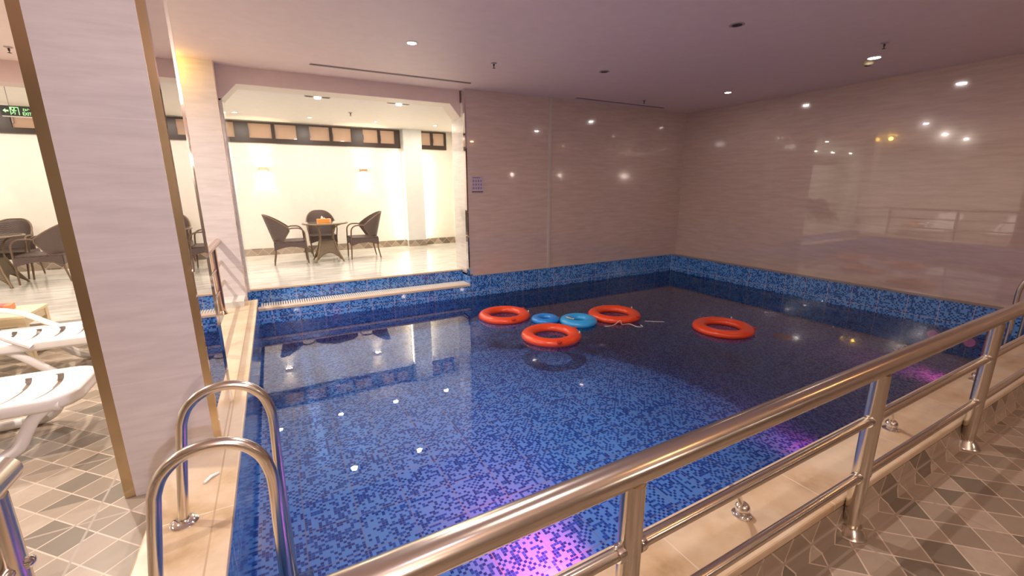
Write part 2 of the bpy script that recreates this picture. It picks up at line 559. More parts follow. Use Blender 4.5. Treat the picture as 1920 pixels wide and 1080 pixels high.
# windows of the rear wall
def window(idx, x0, x1, mull):
    """frame with two sliding panes"""
    fr = MB()
    y0, y1 = YA-.035, YA+.05
    fr.box(x0, x1, y0, y1, WZ0-.005, WZ0+.085)       # deep bottom rail
    fr.box(x0, x1, y0, y1, WZ1-.02, WZ1+.004)
    fr.box(x0, x0+mull, y0, y1, WZ0+.085, WZ1-.02)
    fr.box(x1-mull, x1, y0, y1, WZ0+.085, WZ1-.02)
    xm = (x0+x1)/2
    fr.box(xm-.03, xm+.03, y0, y1, WZ0+.085, WZ1-.02)
    o = structure('window_%d' % idx, fr, M['frame'])
    for a, b in ((x0+mull, xm-.03), (xm+.03, x1-mull)):
        MB().box(a, b, YA-.002, YA+.012, WZ0+.085, WZ1-.02).build('pane', M['pane'], o)
        MB().box(a+.012, a+.03, YA-.03, YA-.002, WZ0+.15, WZ0+.25).build('latch', M['slotrim'], o)
    return o
k = 1
xc = 2.69
for (a, b) in ((-.375, .705), (.705, 1.765), (1.765, 2.69)):
    window(k, a, b, .12 if b < 2.6 else .12); k += 1
for i in range(5):
    window(k, -.375-1.085*(i+1), -.375-1.085*i, .12); k += 1
window(k, 3.08, 3.79, .05)

# ================================================================ COLUMNS
def column(x0, x1, y0, y1, zb, label, strip=.06, rstrip=.004):
    t = empty('column', ((x0+x1)/2, (y0+y1)/2, zb), 0, label, 'column')
    L = t.location
    s = Matrix.Translation(-Vector(L))
    def part(mb, name, mat, par=t):
        mb.bm.transform(s)
        return mb.build(name, mat, par)
    part(MB().box(x0+.01, x1-.004, y0+.012, y1-.004, zb, ZC), 'core', M['col_stone_y'])
    part(MB().box(x0+strip, x1-rstrip, y0, y0+.012, zb, ZC), 'front_panel', M['col_stone'])
    part(MB().box(x0, x0+strip, y0+.002, y0+.012, zb, ZC).box(x0, x0+.01, y0+.012, y0+.05, zb, ZC), 'edge_strip', M['bronze'])
    part(MB().box(x1-rstrip, x1, y0+.002, y0+.012, zb, ZC), 'edge_strip', M['bronze'])
    return t, part
t, part = column(-.862, -.405, 2.70, 3.30, 0, 'broad pale stone column with bronze mirror corner strips beside the pool ladder', .046, .034)
part(MB().box(-.405, -.400, 2.702, 3.30, ZK, ZC), 'side_mirror', M['mirror'])
part(MB().box(-.402, -.392, 3.290, 3.302, ZK, ZC), 'corner_bead', M['chrome'])
t, part = column(-.80, -.43, 6.432, 6.80, ZK, 'narrow pinkish stone column at the left end of the rear step', .004)
part(MB().box(-.43, -.424, 6.435, 6.60, ZK, ZC), 'side_mirror', M['mirror'])
part(MB().box(-.43, -.40, 6.60, 6.95, ZA, 2.66), 'side_tile', M['jamb'])

# ================================================================ WATER
wtr = MB().box(XL-.02, XRP, YF-.02, YBP, ZW, ZW)
bm = bmesh.new()
vs = [bm.verts.new(p) for p in ((XL-.02, YF-.02, ZW), (XRP, YF-.02, ZW), (XRP, YBP, ZW), (XL-.02, YBP, ZW))]
bm.faces.new(vs)
wtr.bm.free(); wtr.bm = bm
wo = wtr.build('pool_water', M['water'])
tag(wo, 'still clear water filling the blue mosaic pool', 'water', kind='stuff')

# ================================================================ CEILING FITTINGS
def downlight(x, y, z, lit, label, power=0, col=WHITE, r=.045, group=None, spread=180):
    t = empty('downlight', (x, y, z), 0, label, 'ceiling light', group)
    MB().lathe([(r*1.45, 0), (r*1.5, -.004), (r*1.1, -.008), (r, -.006), (r, -.001)]).build('trim_ring', M['white'] if lit else M['slotrim'], t, smooth=True)
    MB().lathe([(r*.98, -.003), (r*.95, -.0065)]).build('lens', (M['lamp_w'] if col is WHITE else M['lamp_c']) if lit else M['dark'], t)
    if lit and power:
        lamp('downlight_lamp', 'AREA', (0, 0, -.02), power, col, t, r*(1.8 if z > 3 else 3.2), spot=spread)
    return t
downlight(1.43, 4.733, ZC, True, 'lit round downlight in the pink ceiling left of the sprinkler, above the float rings', P_POOL*.75)
downlight(6.477, 4.745, ZC, True, 'small lit downlight near the far corner of the pool ceiling', P_POOL*.18)
downlight(6.279, 2.75, ZC, True, 'lit downlight just below the yellowed detector on the right of the ceiling', P_POOL*.15, r=.06)
downlight(3.909, 2.843, ZC, False, 'unlit dark recessed light nearest the top edge of the picture')
downlight(3.92, 4.685, ZC, False, 'unlit dark recessed light between the two nearer sprinklers and the far wall')
downlight(1.43, 2.7, ZC, True, 'lit downlight over the shallow side of the pool, above the picture', P_POOL*3.0)
downlight(1.43, .3, ZC, True, 'lit downlight over the deck, above the picture', P_POOL*.6)
for x, y, lb in ((-1.9, 3.2, 'warm lit downlight over the nearest sun lounger'), (-1.9, 5.4, 'warm lit downlight over the second sun lounger behind the column'),
                 (-4.2, 3.2, 'warm lit downlight left of the nearest sun lounger, outside the picture'), (-4.2, 5.6, 'warm lit downlight left of the cream side table, outside the picture')):
    downlight(x, y, ZC, True, lb, P_LOUNGE, CREAM, group='warm downlights over the sun loungers')
downlight(3.2, -.9, ZC, True, 'warm downlight over the tiled walkway behind the handrail', 5.5, WARM)
downlight(5.8, -.4, ZC, True, 'warm downlight over the right end of the tiled walkway', 5.5, WARM)
t = empty('added_spotlight', (.75, -.5, ZC), 0, 'added tilted spotlight behind the viewer, brightening the broad column', 'ceiling light')  # unseen spotlight, added to brighten the broad column
MB().lathe([(.05, 0), (.05, -.02), (.02, -.03), (.02, -.06)]).build('bracket', M['white'], t)
MB().lathe([(.04, -.06), (.055, -.075), (.055, -.15), (.045, -.16)]).build('head', M['white'], t, smooth=True)
d = Vector((-.65, 2.7, 1.1))-Vector((.75, -.5, 2.86))
sp = lamp('added_spot_lamp', 'SPOT', (0, 0, -.18), 165, LAV, t, .05, tuple(d.to_track_quat('-Z', 'Y').to_euler()), 62, .8)
spots = [(-.398, 9.226, 'lit downlight of the rear bay nearest the left window'), (.787, 9.268, 'lit downlight of the rear bay left of its sprinkler'),
         (1.986, 9.253, 'lit downlight of the rear bay right of its sprinkler'), (3.203, 9.225, 'lit downlight of the rear bay nearest the white pillar')]
for x, y, lb in spots:
    downlight(x, y, ZCA, True, lb, P_ALCOVE, CREAM, r=.035)
for x, lb in ((-1.6, 'lit downlight of the rear bay hidden behind the broad column'), (-2.8, 'lit downlight above the rattan armchair beside the broad column'),
              (-4.0, 'lit downlight above the left rattan table, just outside the picture'), (-5.4, 'lit downlight furthest left in the rear bay')):
    downlight(x, 9.24, ZCA, True, lb, P_ALCOVE, CREAM, r=.035, group='downlights over the left rattan group')

def bay_unit(x, y, label):
    t = empty('ceiling_vent', (x, y, ZCA), 0, label, 'ceiling vent')
    MB().box(-.17, .17, -.05, .05, -.012, 0).build('frame', M['slotrim'], t)
    MB().box(-.155, -.05, -.035, .035, -.014, -.011).build('slot', M['dark'], t)
    MB().box(.05, .155, -.035, .035, -.014, -.011).build('slot', M['dark'], t)
    MB().lathe([(.04, -.012), (.045, -.03), (.036, -.034)]).build('lamp_lens', M['lamp_c'], t)
    lamp('vent_lamp', 'AREA', (0, 0, -.05), P_ALCOVE*1.3, CREAM, t, .1, spot=160)
    return t
bay_unit(.735, 7.15, 'left lit ceiling vent of the rear bay just behind the beam')
bay_unit(1.895, 7.12, 'right lit ceiling vent of the rear bay just behind the beam')

def sprinkler(x, y, z, label):
    t = empty('sprinkler', (x, y, z), 0, label, 'sprinkler')
    MB().lathe([(.036, 0), (.036, -.004), (.018, -.012)]).build('rosette', M['slotrim'], t, smooth=True)
    MB().lathe([(.009, -.01), (.009, -.035), (.004, -.04), (.004, -.055)]).build('stem', M['dark'], t)
    MB().lathe([(.016, -.055), (.017, -.058)]).build('deflector', M['dark'], t)
    return t
sprinkler(2.497, 4.999, ZC, 'ceiling sprinkler between the lit downlight and the unlit one')
sprinkler(5.738, 2.443, ZC, 'dark ceiling sprinkler beside the yellowed detector')
sprinkler(5.779, 5.828, ZC, 'ceiling sprinkler beside the right slot vent')
sprinkler(1.37, 8.372, ZCA, 'small sprinkler in the white ceiling of the rear bay')
sprinkler(-2.23, 6.83, ZC, 'small sprinkler in the lounge ceiling at the left edge')

t = empty('smoke_detector', (6.43, 2.87, ZC), 0, 'yellowed smoke detector on the right of the pool ceiling', 'smoke detector')
MB().lathe([(.055, 0), (.055, -.022), (.042, -.035), (.02, -.04)]).build('housing', M['yel'], t, smooth=True)
MB().lathe([(.03, -.03), (.032, -.044), (.015, -.046)]).build('sensor', M['dark'], t)

def slot_vent(x0, x1, y, label):
    t = empty('slot_vent', ((x0+x1)/2, y, ZC), 0, label, 'air vent')
    h = (x1-x0)/2
    MB().box(-h, h, -.05, .05, -.004, 0).build('frame', M['ceil'], t)
    MB().box(-h+.01, h-.01, .018, .036, -.006, -.0035).build('slot', M['dark'], t)
    MB().box(-h+.01, h-.01, -.036, -.014, -.006, -.0035).build('slot', M['dark'], t)
    MB().box(-h, h, -.012, .016, -.010, -.004).build('blade', M['slotrim'], t)
slot_vent(.57, 2.656, 6.06, 'long slot vent in the ceiling in front of the rear bay beam')
slot_vent(4.60, 6.64, 6.19, 'long slot vent in the ceiling along the right wall panel')

# ================================================================ SCONCES
def sconce(x, label, group=None):
    t = empty('wall_sconce', (x, YA, 1.975), 0, label, 'wall lamp', group)
    MB().box(-.075, .075, -.10, 0, -.035, .035, bev=.004).build('housing', M['gold'], t)
    MB().box(-.06, .06, -.09, -.02, .033, .0365).build('lens', M['lamp_c'], t)
    MB().box(-.06, .06, -.09, -.02, -.0365, -.033).build('lens', M['lamp_c'], t)
    lamp('sconce_lamp', 'SPOT', (0, -.055, .04), 17, (1, .76, .46), t, .012, (PI, 0, 0), 74, .3)
    lamp('sconce_lamp', 'SPOT', (0, -.055, -.04), 17, (1, .76, .46), t, .012, (0, 0, 0), 74, .3)
    return t
sconce(-.09, 'small gold up-and-down wall lamp above the left rattan armchair of the rear bay')
sconce(1.84, 'small gold up-and-down wall lamp above the right rattan armchair of the rear bay')
sconce(-4.02, 'small gold wall lamp at the left edge behind the left rattan group')
sconce(-2.05, 'small gold wall lamp hidden behind the broad column')
# lamps added behind the viewer to brighten walls and ceiling, mirrored in the stone
for x, pw, tilt, lb in ((.3, 68, .62, 'added square lamp on the wall behind the viewer, left one'), (4.0, 11, .3, 'added square lamp on the wall behind the viewer, middle one'), (6.4, 2.5, .1, 'added square lamp on the wall behind the viewer, right one')):
    t = empty('added_wall_lamp', (x, YW, 2.1), 0, lb, 'wall lamp')
    MB().box(-.08, .08, 0, .05, -.10, .10, bev=.004).build('housing', M['gold'], t)
    MB().box(-.06, .06, .05, .056, -.08, .08).build('diffuser', emit('added_lamp_glow', (1, .8, .7), 4), t)
    lamp('added_lamp_bulb', 'AREA', (0, .08, 0), pw, (1, .80, .67), t, .16, (PI/2+tilt, 0, 0), spot=150)
# vertical led strips either side of the pillar
for nm, x, lb in (('led_strip', 2.71, 'vertical light strip up the left side of the white pillar'), ('led_strip', 3.17, 'vertical light strip up the right side of the white pillar')):
    t = empty(nm, (x, 10.13, ZA+.15), 0, lb, 'light strip')
    MB().box(-.008, .008, -.03, .03, 0, 2.0).build('diffuser', M['lamp_c'] if False else emit('strip_glow', (1, .85, .55), 1.2), t)
    l = lamp('strip_lamp', 'AREA', (-.02 if x < 3 else .02, 0, 1.0), 8 if x < 3 else 6, (1, .86, .6), t, .04, (0, PI/2 if x < 3 else -PI/2, 0))
    l.data.shape = 'RECTANGLE'; l.data.size = 1.9; l.data.size_y = .14
# warm lamp on top of the narrow column's left side
t = empty('corner_lamp', (-1.02, 6.15, ZC), 0, 'yellow lamp at the ceiling beside the narrow column, behind the broad one', 'ceiling light')
MB().lathe([(.06, 0), (.06, -.03), (.04, -.04)]).build('housing', M['white'], t)
lamp('corner_lamp_bulb', 'POINT', (.10, .12, -.10), 5, (1, .60, .08), t, .05)

# ================================================================ POOL LIGHTS AND FITTINGS
def pool_light(loc, face, mat, label, power=0, col=(1, .03, .25), spot=150):
    rz = {'x-': PI, 'y+': PI/2, 'x+': 0}[face]
    t = empty('pool_light', loc, rz, label, 'pool light')
    MB().lathe([(.085, 0), (.085, .012), (.06, .02)], axis='X').build('bezel', M['chrome'] if power else M['slotrim'], t, smooth=True)
    MB().lathe([(.058, .018), (.05, .028), (.02, .032)], axis='X').build('lens', mat, t, smooth=True)
    if power:
        lamp('pool_lamp', 'AREA', (.05, 0, 0), power, col, t, .12, (0, -PI/2+.42, 0), spot=58)
    return t
pool_light((XRP, 5.78, -.30), 'x-', M['lamp_dim'], 'dim underwater light on the right pool wall nearest the far corner')
pool_light((XRP, 4.29, -.30), 'x-', M['lamp_dim'], 'dim underwater light on the right pool wall above the lone float ring')
pool_light((XRP, 2.05, -.31), 'x-', M['lamp_m'], 'pink underwater light on the right pool wall, the left one of the glowing pair')
pool_light((XRP, 1.70, -.31), 'x-', M['lamp_m'], 'bright pink underwater light on the right pool wall just behind the handrail')
pool_light((1.15, YF-.02, -.33), 'y+', M['lamp_m'], 'magenta underwater light on the pool wall below the handrail', 10, (1, .06, .20))
pool_light((6.5, YF-.02, -.36), 'y+', M['lamp_m'], 'magenta underwater light at the right end of the near pool wall', 2.5, (1, .05, .14))
pool_light((3.7, YF-.02, -.36), 'y+', M['lamp_m'], 'dim rose underwater light in the middle of the near pool wall', 1.2, (1, .08, .3))
t = empty('drain_cover', (6.38, 3.35, ZF), 0, 'reddish round cover on the pool floor right of the lone orange ring', 'drain cover')
MB().lathe([(.13, 0), (.13, .012), (.11, .018)]).build('plate', M['drain'], t)
MB().lathe([(.05, .017), (.05, .021)]).build('centre_cap', M['slotrim'], t)

# ================================================================ OVERFLOW GRATE
t = empty('overflow_grate', (1.2, 6.6, .005), 0, 'white slatted overflow grate with beige nosing along the rear step', 'grate')
MB().box(-1.53, 1.52, -.19, -.075, 0, .038, bev=.006).build('nosing', plain('beige_ledge', (.66, .52, .38), .3), t)
MB().box(-1.5, 1.52, -.075, .14, 0, .008).build('channel', M['dark'], t)
sl = MB()
n = 100
for i in range(n):
    x = -1.5+3.02*(i+.5)/n
    sl.box(x-.010, x+.010, -.075, .135, .012, .036)
sl.build('slats', M['white'], t)

# ================================================================ SIGN ON WALL
t = empty('rules_sign', (2.888, YB, 1.645), 0, 'small lilac rules sign with rows of pictograms on the stone wall', 'sign')
MB().box(-.105, .105, -.008, 0, -.128, .128).build('board', M['sign'], t)
for r in range(3):
    for c in range(4):
        x, z = -.066+c*.044, .052-r*.055
        ic = MB()
        if (r+c) % 2: ic.lathe([(.015, -.0095), (.015, -.008)], (x, 0, z), 14, 'Y')
        else: ic.box(x-.013, x+.013, -.0095, -.008, z-.017, z+.017)
        ic.build('pictogram', M['sign_ink'], t)

MB().box(-.08, .05, -.0095, -.008, .095, .112).build('heading', M['sign_ink'], t)
MB().box(-.095, .095, -.0095, -.008, -.122, -.108).build('footer', M['sign_foot'], t)

# ================================================================ EXIT SIGN
t = empty('exit_sign', (-2.64, 8.0, 2.548), 0, 'green lit exit sign with arrow and running figure hanging at the left', 'sign')
EX, EZ = .27, .072
t.scale = (.64, .7, .84)
MB().box(-EX, EX, -.02, .02, -EZ, EZ).build('housing', M['black'], t)
MB().box(-EX, EX, -.022, .022, -EZ-.012, -EZ).build('lower_rail', M['white'], t)
for sx in (-.15, .15):
    MB().tube([(sx, 0, EZ), (sx, 0, (ZCA-2.548)/.84)], .005).build('hanger', M['slotrim'], t)
y = -.0225
g = MB()
g.poly([(-.245, y, 0), (-.205, y, .028), (-.205, y, .01), (-.165, y, .01), (-.165, y, -.01), (-.205, y, -.01), (-.205, y, -.028)], (0, .003, 0))
g.build('arrow', M['green'], t)
g = MB()
g.box(-.145, -.135, y, y+.003, -.055, .055).box(-.145, -.02, y, y+.003, .045, .055).box(-.03, -.02, y, y+.003, -.055, .055)
g.box(-.135, -.118, y, y+.003, .015, .045)
g.build('door_symbol', M['green'], t)
g = MB()
g.lathe([(.011, y), (.011, y+.003)], (-.082, 0, .03), 12, 'Y')
for pts in ([(-.086, .018), (-.098, -.012)], [(-.098, -.012), (-.078, -.026), (-.088, -.05)], [(-.098, -.012), (-.112, -.032), (-.128, -.034)],
            [(-.088, .014), (-.07, .0), (-.055, .008)], [(-.088, .014), (-.108, .012), (-.116, -.004)]):
    g.tube([(a, y+.0015, b) for a, b in pts], .0055, 6)
g.build('running_figure', M['green'], t)
def text(body, size, loc, mat, parent, name, rot=(PI/2, 0, 0)):
    c = bpy.data.curves.new(name, 'FONT')
    c.body = body; c.size = size; c.extrude = .001; c.align_x = 'CENTER'; c.offset = .0006
    o = bpy.data.objects.new(name, c)
    o.location = loc; o.rotation_euler = rot
    c.materials.append(mat)
    link(o)
    bpy.context.view_layer.update()
    me = bpy.data.meshes.new_from_object(o)
    me.transform(o.matrix_world)
    q = bpy.data.objects.new(name, me)
    bpy.data.objects.remove(o)
    link(q, parent)
    return q
text('EXIT', .062, (.085, y, -.056), M['green'], t, 'exit_letters')
text('\uFE9D\uFEED\uFEAE\uFEA7', .045, (.085, y, .020), M['green'], t, 'arabic_letters')

# ================================================================ RINGS
def ring(cx, cy, R, r, mat, label, group, rz=0, patch=True, zc=None):
    t = empty('float_ring', (cx, cy, ZW+.022 if zc is None else zc), rz, label, 'float ring', group)
    MB().torus((0, 0, 0), R, r, zs=.68).build('tube', mat, t, smooth=True)
    MB().torus((0, 0, 0), R, r*1.005, 96, 4, .02).build('seam', mat, t, smooth=True)
    if patch:
        for a in (-120, -12):
            a = math.radians(a)
            d = Vector((math.cos(a), math.sin(a), 0))
            p = d*(R+r*.80)+Vector((0, 0, r*.42))
            MB().lathe([(.03, -.006), (.03, .008), (.022, .011)], tuple(p), 16).build('molded_grip', M['orange_d'], t)
        a = math.radians(-50)
        MB().lathe([(.009, 0), (.009, .02), (.005, .024)], ((R+r*.7)*math.cos(a), (R+r*.7)*math.sin(a), r*.55), 10).build('valve', M['rope'], t)
    return t
ring(2.69, 5.15, .285, .078, M['orange'], 'orange float ring furthest left, alone beside the small blue ring', 'orange rings', .4)
ring(2.80, 4.13, .285, .080, M['orange'], 'orange float ring nearest the viewer, in front of the two blue rings', 'orange rings', .2)
ring(4.06, 4.42, .285, .078, M['orange'], 'orange float ring touching the larger blue ring, with a loose cord', 'orange rings', .9)
ring(4.865, 3.29, .285, .080, M['orange'], 'lone orange float ring drifting away on the right', 'orange rings', 1.2)
ring(3.09, 4.71, .130, .062, M['sky2'], 'small deep blue float ring wedged between the orange rings', 'blue rings', 0, False)
t = ring(3.44, 4.43, .170, .080, M['sky'], 'larger light blue float ring with a printed sticker', 'blue rings', 0, False)
st = MB()
for i in range(5):
    for j, (rr, mt) in enumerate(((.0, 0),)):
        a = math.radians(172+i*9)
        st.box((.175)*math.cos(a)-.012, (.175)*math.cos(a)+.012, .175*math.sin(a)-.012, .175*math.sin(a)+.012, .070, .0745)
st.build('sticker', M['label_w'], t)
st = MB()
for i in range(4):
    a = math.radians(176+i*9)
    st.box((.178)*math.cos(a)-.006, (.178)*math.cos(a)+.006, .178*math.sin(a)-.006, .178*math.sin(a)+.006, .0745, .0755)
st.build('sticker_print', M['label_r'], t)
def cord(pts, label):
    o = MB().tube(pts, .0045, 8).build('cord', M['rope'])
    tag(o, label, 'cord', 'loose cords on the water')
def curve(cs, n=8):
    out = []
    P = [Vector(c) for c in cs]
    P = [P[0]]+P+[P[-1]]
    for i in range(1, len(P)-2):
        for j in range(n):
            u = j/n
            out.append(.5*((2*P[i])+(-P[i-1]+P[i+1])*u+(2*P[i-1]-5*P[i]+4*P[i+1]-P[i+2])*u*u+(-P[i-1]+3*P[i]-3*P[i+1]+P[i+2])*u**3))
    out.append(P[-2])
    return out
z = ZW+.004
cord(curve([(3.63, 4.12, z), (3.68, 4.09, z), (3.78, 4.10, z), (3.86, 4.08, z+.05), (3.88, 4.06, z), (3.98, 4.03, z), (3.98, 3.90, z), (4.05, 3.86, z), (4.07, 3.92, z)]),
     'thin pale cord trailing in front of the orange ring beside the larger blue ring')
cord(curve([(4.25, 4.02, z), (4.36, 3.93, z), (4.45, 3.87, z)]), 'short pale cord floating alone between the orange rings')

# ================================================================ FRONT HANDRAIL
YR = .742
def flange(mb, c, R=.070, h=.052):
    mb.lathe([(R, 0), (R, .006), (R*.93, .012), (R*.90, .018), (R*.86, .022), (R*.80, .032), (R*.68, .042), (R*.62, h)], c)
t = empty('handrail', (2.2, YR, 0), 0, 'long stainless steel handrail with two lower bars along the near pool edge', 'handrail')
off = Vector((2.2, YR, 0))
def lp(p): return tuple(Vector(p)-off)
x1 = XR-.02
MB().tube([lp((-.15, YR, .845)), lp((x1, YR, .845))], .039, 24).build('top_rail', M['steel'], t, smooth=True)
MB().tube([lp((-.12, YR, .592)), lp((x1, YR, .592))], .019, 16).build('middle_bar', M['steel'], t, smooth=True)
MB().tube([lp((-.12, YR, .308)), lp((x1, YR, .308))], .019, 16).build('lower_bar', M['steel'], t, smooth=True)
MB().lathe([(.045, 0), (.045, .012), (.03, .02)], lp((x1-.0, YR, .845)), 20, 'X').build('wall_flange', M['steel'], t)
for i in range(6):
    px = .785+1.437*i-.0
    if i == 5: px = 7.3
    po = MB().tube([lp((px, YR, .005)), lp((px, YR, .812))], .034, 24).build('post', M['steel'], t, smooth=True)
    f = MB(); flange(f, lp((px, YR, .0)))
    f.build('base_flange', M['steel'], po, smooth=True)
    for zz in (.592, .308):
        for sx in (-1, 1):
            MB().lathe([(.024, sx*.052), (.026, sx*.044), (.026, sx*.03)], lp((px, YR, zz)), 16, 'X').build('collar', M['chrome'], po, smooth=True)

# short leaning chrome spouts standing on the coping behind the rail
for px, lb in ((1.683, 'short chrome spout on the coping left of the middle handrail post'),
               (3.114, 'short chrome spout on the coping between the two handrail posts with visible feet'),
               (4.497, 'short chrome spout on the coping just left of the furthest visible post')):
    t = empty('water_spout', (px, .945, ZK), 0, lb, 'spout', 'chrome spouts on the near coping')
    MB().lathe([(.042, 0), (.042, .005), (.034, .012), (.022, .016)]).build('base_plate', M['chrome'], t, smooth=True)
    MB().lathe([(.008, .008), (.022, .014), (.030, .026), (.032, .038), (.028, .050), (.018, .060), (.006, .064)]).build('ball_joint', M['chrome'], t, smooth=True)
    MB().tube([(-.006, 0, .045), (-.05, -.004, .12), (-.11, -.008, .19)], [.012, .012, .013], 14).build('pipe', M['chrome'], t, smooth=True)

# ---- side handrail at the left foreground, running towards the viewer
t = empty('handrail', (-.735, .6, 0), 0, 'steel handrail ending at the lower left corner of the picture', 'handrail')
off = Vector((-.735, .6, 0))
MB().tube([lp((-.735, -.6, .845)), lp((-.735, 1.585, .845))], .039, 24).build('top_rail', M['steel'], t, smooth=True)
for i, yy in enumerate((1.50, .2)):
    po = MB().tube([lp((-.735, yy, .005)), lp((-.735, yy, .815))], .034, 24).build('post', M['steel'], t, smooth=True)
    f = MB(); flange(f, lp((-.735, yy, 0))); f.build('base_flange', M['steel'], po, smooth=True)
    MB().lathe([(.017, .030), (.017, .040), (.012, .046), (.004, .049)], lp((-.735, yy, .60)), 16, 'X').build('bolt_cap', M['chrome'], po, smooth=True)
MB().tube([lp((-.735, -.6, .60)), lp((-.735, 1.5, .60))], .019).build('middle_bar', M['steel'], t, smooth=True)
MB().tube([lp((-.735, -.6, .31)), lp((-.735, 1.5, .31))], .019).build('lower_bar', M['steel'], t, smooth=True)

# ---- handrail between the two columns
t = empty('handrail', (-.655, 4.9, ZK), 0, 'steel handrail between the broad and the narrow column', 'handrail')
off = Vector((-.655, 4.9, ZK))
rust = metal('bronzed_steel', (.60, .44, .34), .2)
MB().tube([lp((-.655, 3.30, .955)), lp((-.655, 6.43, .955))], .036, 24).build('top_rail', rust, t, smooth=True)
MB().tube([lp((-.655, 3.30, .70)), lp((-.655, 6.43, .70))], .018).build('middle_bar', rust, t, smooth=True)
MB().tube([lp((-.655, 3.30, .45)), lp((-.655, 6.43, .45))], .018).build('lower_bar', rust, t, smooth=True)
for yy in (5.84, 4.4):
    po = MB().tube([lp((-.655, yy, ZK+.005)), lp((-.655, yy, .93))], .034, 24).build('post', rust, t, smooth=True)
    f = MB(); flange(f, lp((-.655, yy, ZK)), .052); f.build('base_flange', rust, po, smooth=True)

# ================================================================ POOL LADDERS
def hoop(mb, o, top, dx, x_deck, x_pool, zdeck, zlow, along='x', r=.0205):
    """grab rail: up from the deck, over and down into the water"""
    # profile measured from the deck foot: (fraction across, height above deck)
    W = x_pool-x_deck
    pr = [(0, 0), (.06, .20), (.135, .42), (.16, .47), (.22, .523), (.32, .563), (.45, .588), (.60, .594), (.74, .583), (.86, .555), (.95, .51), (1.0, .45), (1.02, .38), (1.01, .22), (1.0, 0)]
    pts = [(p.x, p.y) for p in curve([(x_deck+W*u, zdeck+v, 0) for u, v in pr], 4)]
    pts.append((x_pool, zlow))
    if along == 'x': P = [(p, o, q) for p, q in pts]
    else: P = [(o, p, q) for p, q in pts]
    mb.tube(P, r, 18)

def ladder(loc, label, ys, xd, xp, along, tops):
    t = empty('pool_ladder', loc, 0, label, 'pool ladder')
    off = Vector(loc)
    for y_, tp in zip(ys, tops):
        m = MB(); hoop(m, y_, tp, 0, xd, xp, ZK+.005, ZF+.05, along)
        m.bm.transform(Matrix.Translation(-off))
        ra = m.build('grab_rail', M['steel'], t, smooth=True)
        c = (xd, y_, ZK) if along == 'x' else (y_, xd, ZK)
        f = MB()
        f.lathe([(.055, 0), (.055, .004), (.048, .012), (.034, .017), (.025, .02)], tuple(Vector(c)-off), 24)
        f.build('base_plate', M['chrome'], ra, smooth=True)
    xs = xp+(.045 if xp > xd else -.045) if along == 'x' else xp+.045
    for zz in (-.30, -.48):
        if along == 'x':
            m = MB().box(xs-.035, xs+.045, ys[0]+.01, ys[1]-.01, zz-.014, zz, bev=.006)
            for i in range(9):
                yy = ys[0]+.03+(ys[1]-ys[0]-.06)*i/8
                for xx in (xs-.02, xs+.005, xs+.03):
                    m.lathe([(.007, 0), (.006, .003)], (xx, yy, zz), 8)
        else:
            m = MB().box(ys[0]+.01, ys[1]-.01, xs-.035, xs+.045, zz-.014, zz, bev=.006)
        m.bm.transform(Matrix.Translation(-off))
        m.build('step', M['chrome'], t)
    return t
ladder((-.3, 1.8, ZK), 'steel pool ladder with two arched grab rails at the near left corner of the pool', (1.60, 2.10), -.50, -.118, 'x', (.765, .765))
ladder((6.6, .95, ZK), 'steel pool ladder at the far right end of the near pool edge', (6.35, 6.80), .86, 1.20, 'y', (.79, .79))

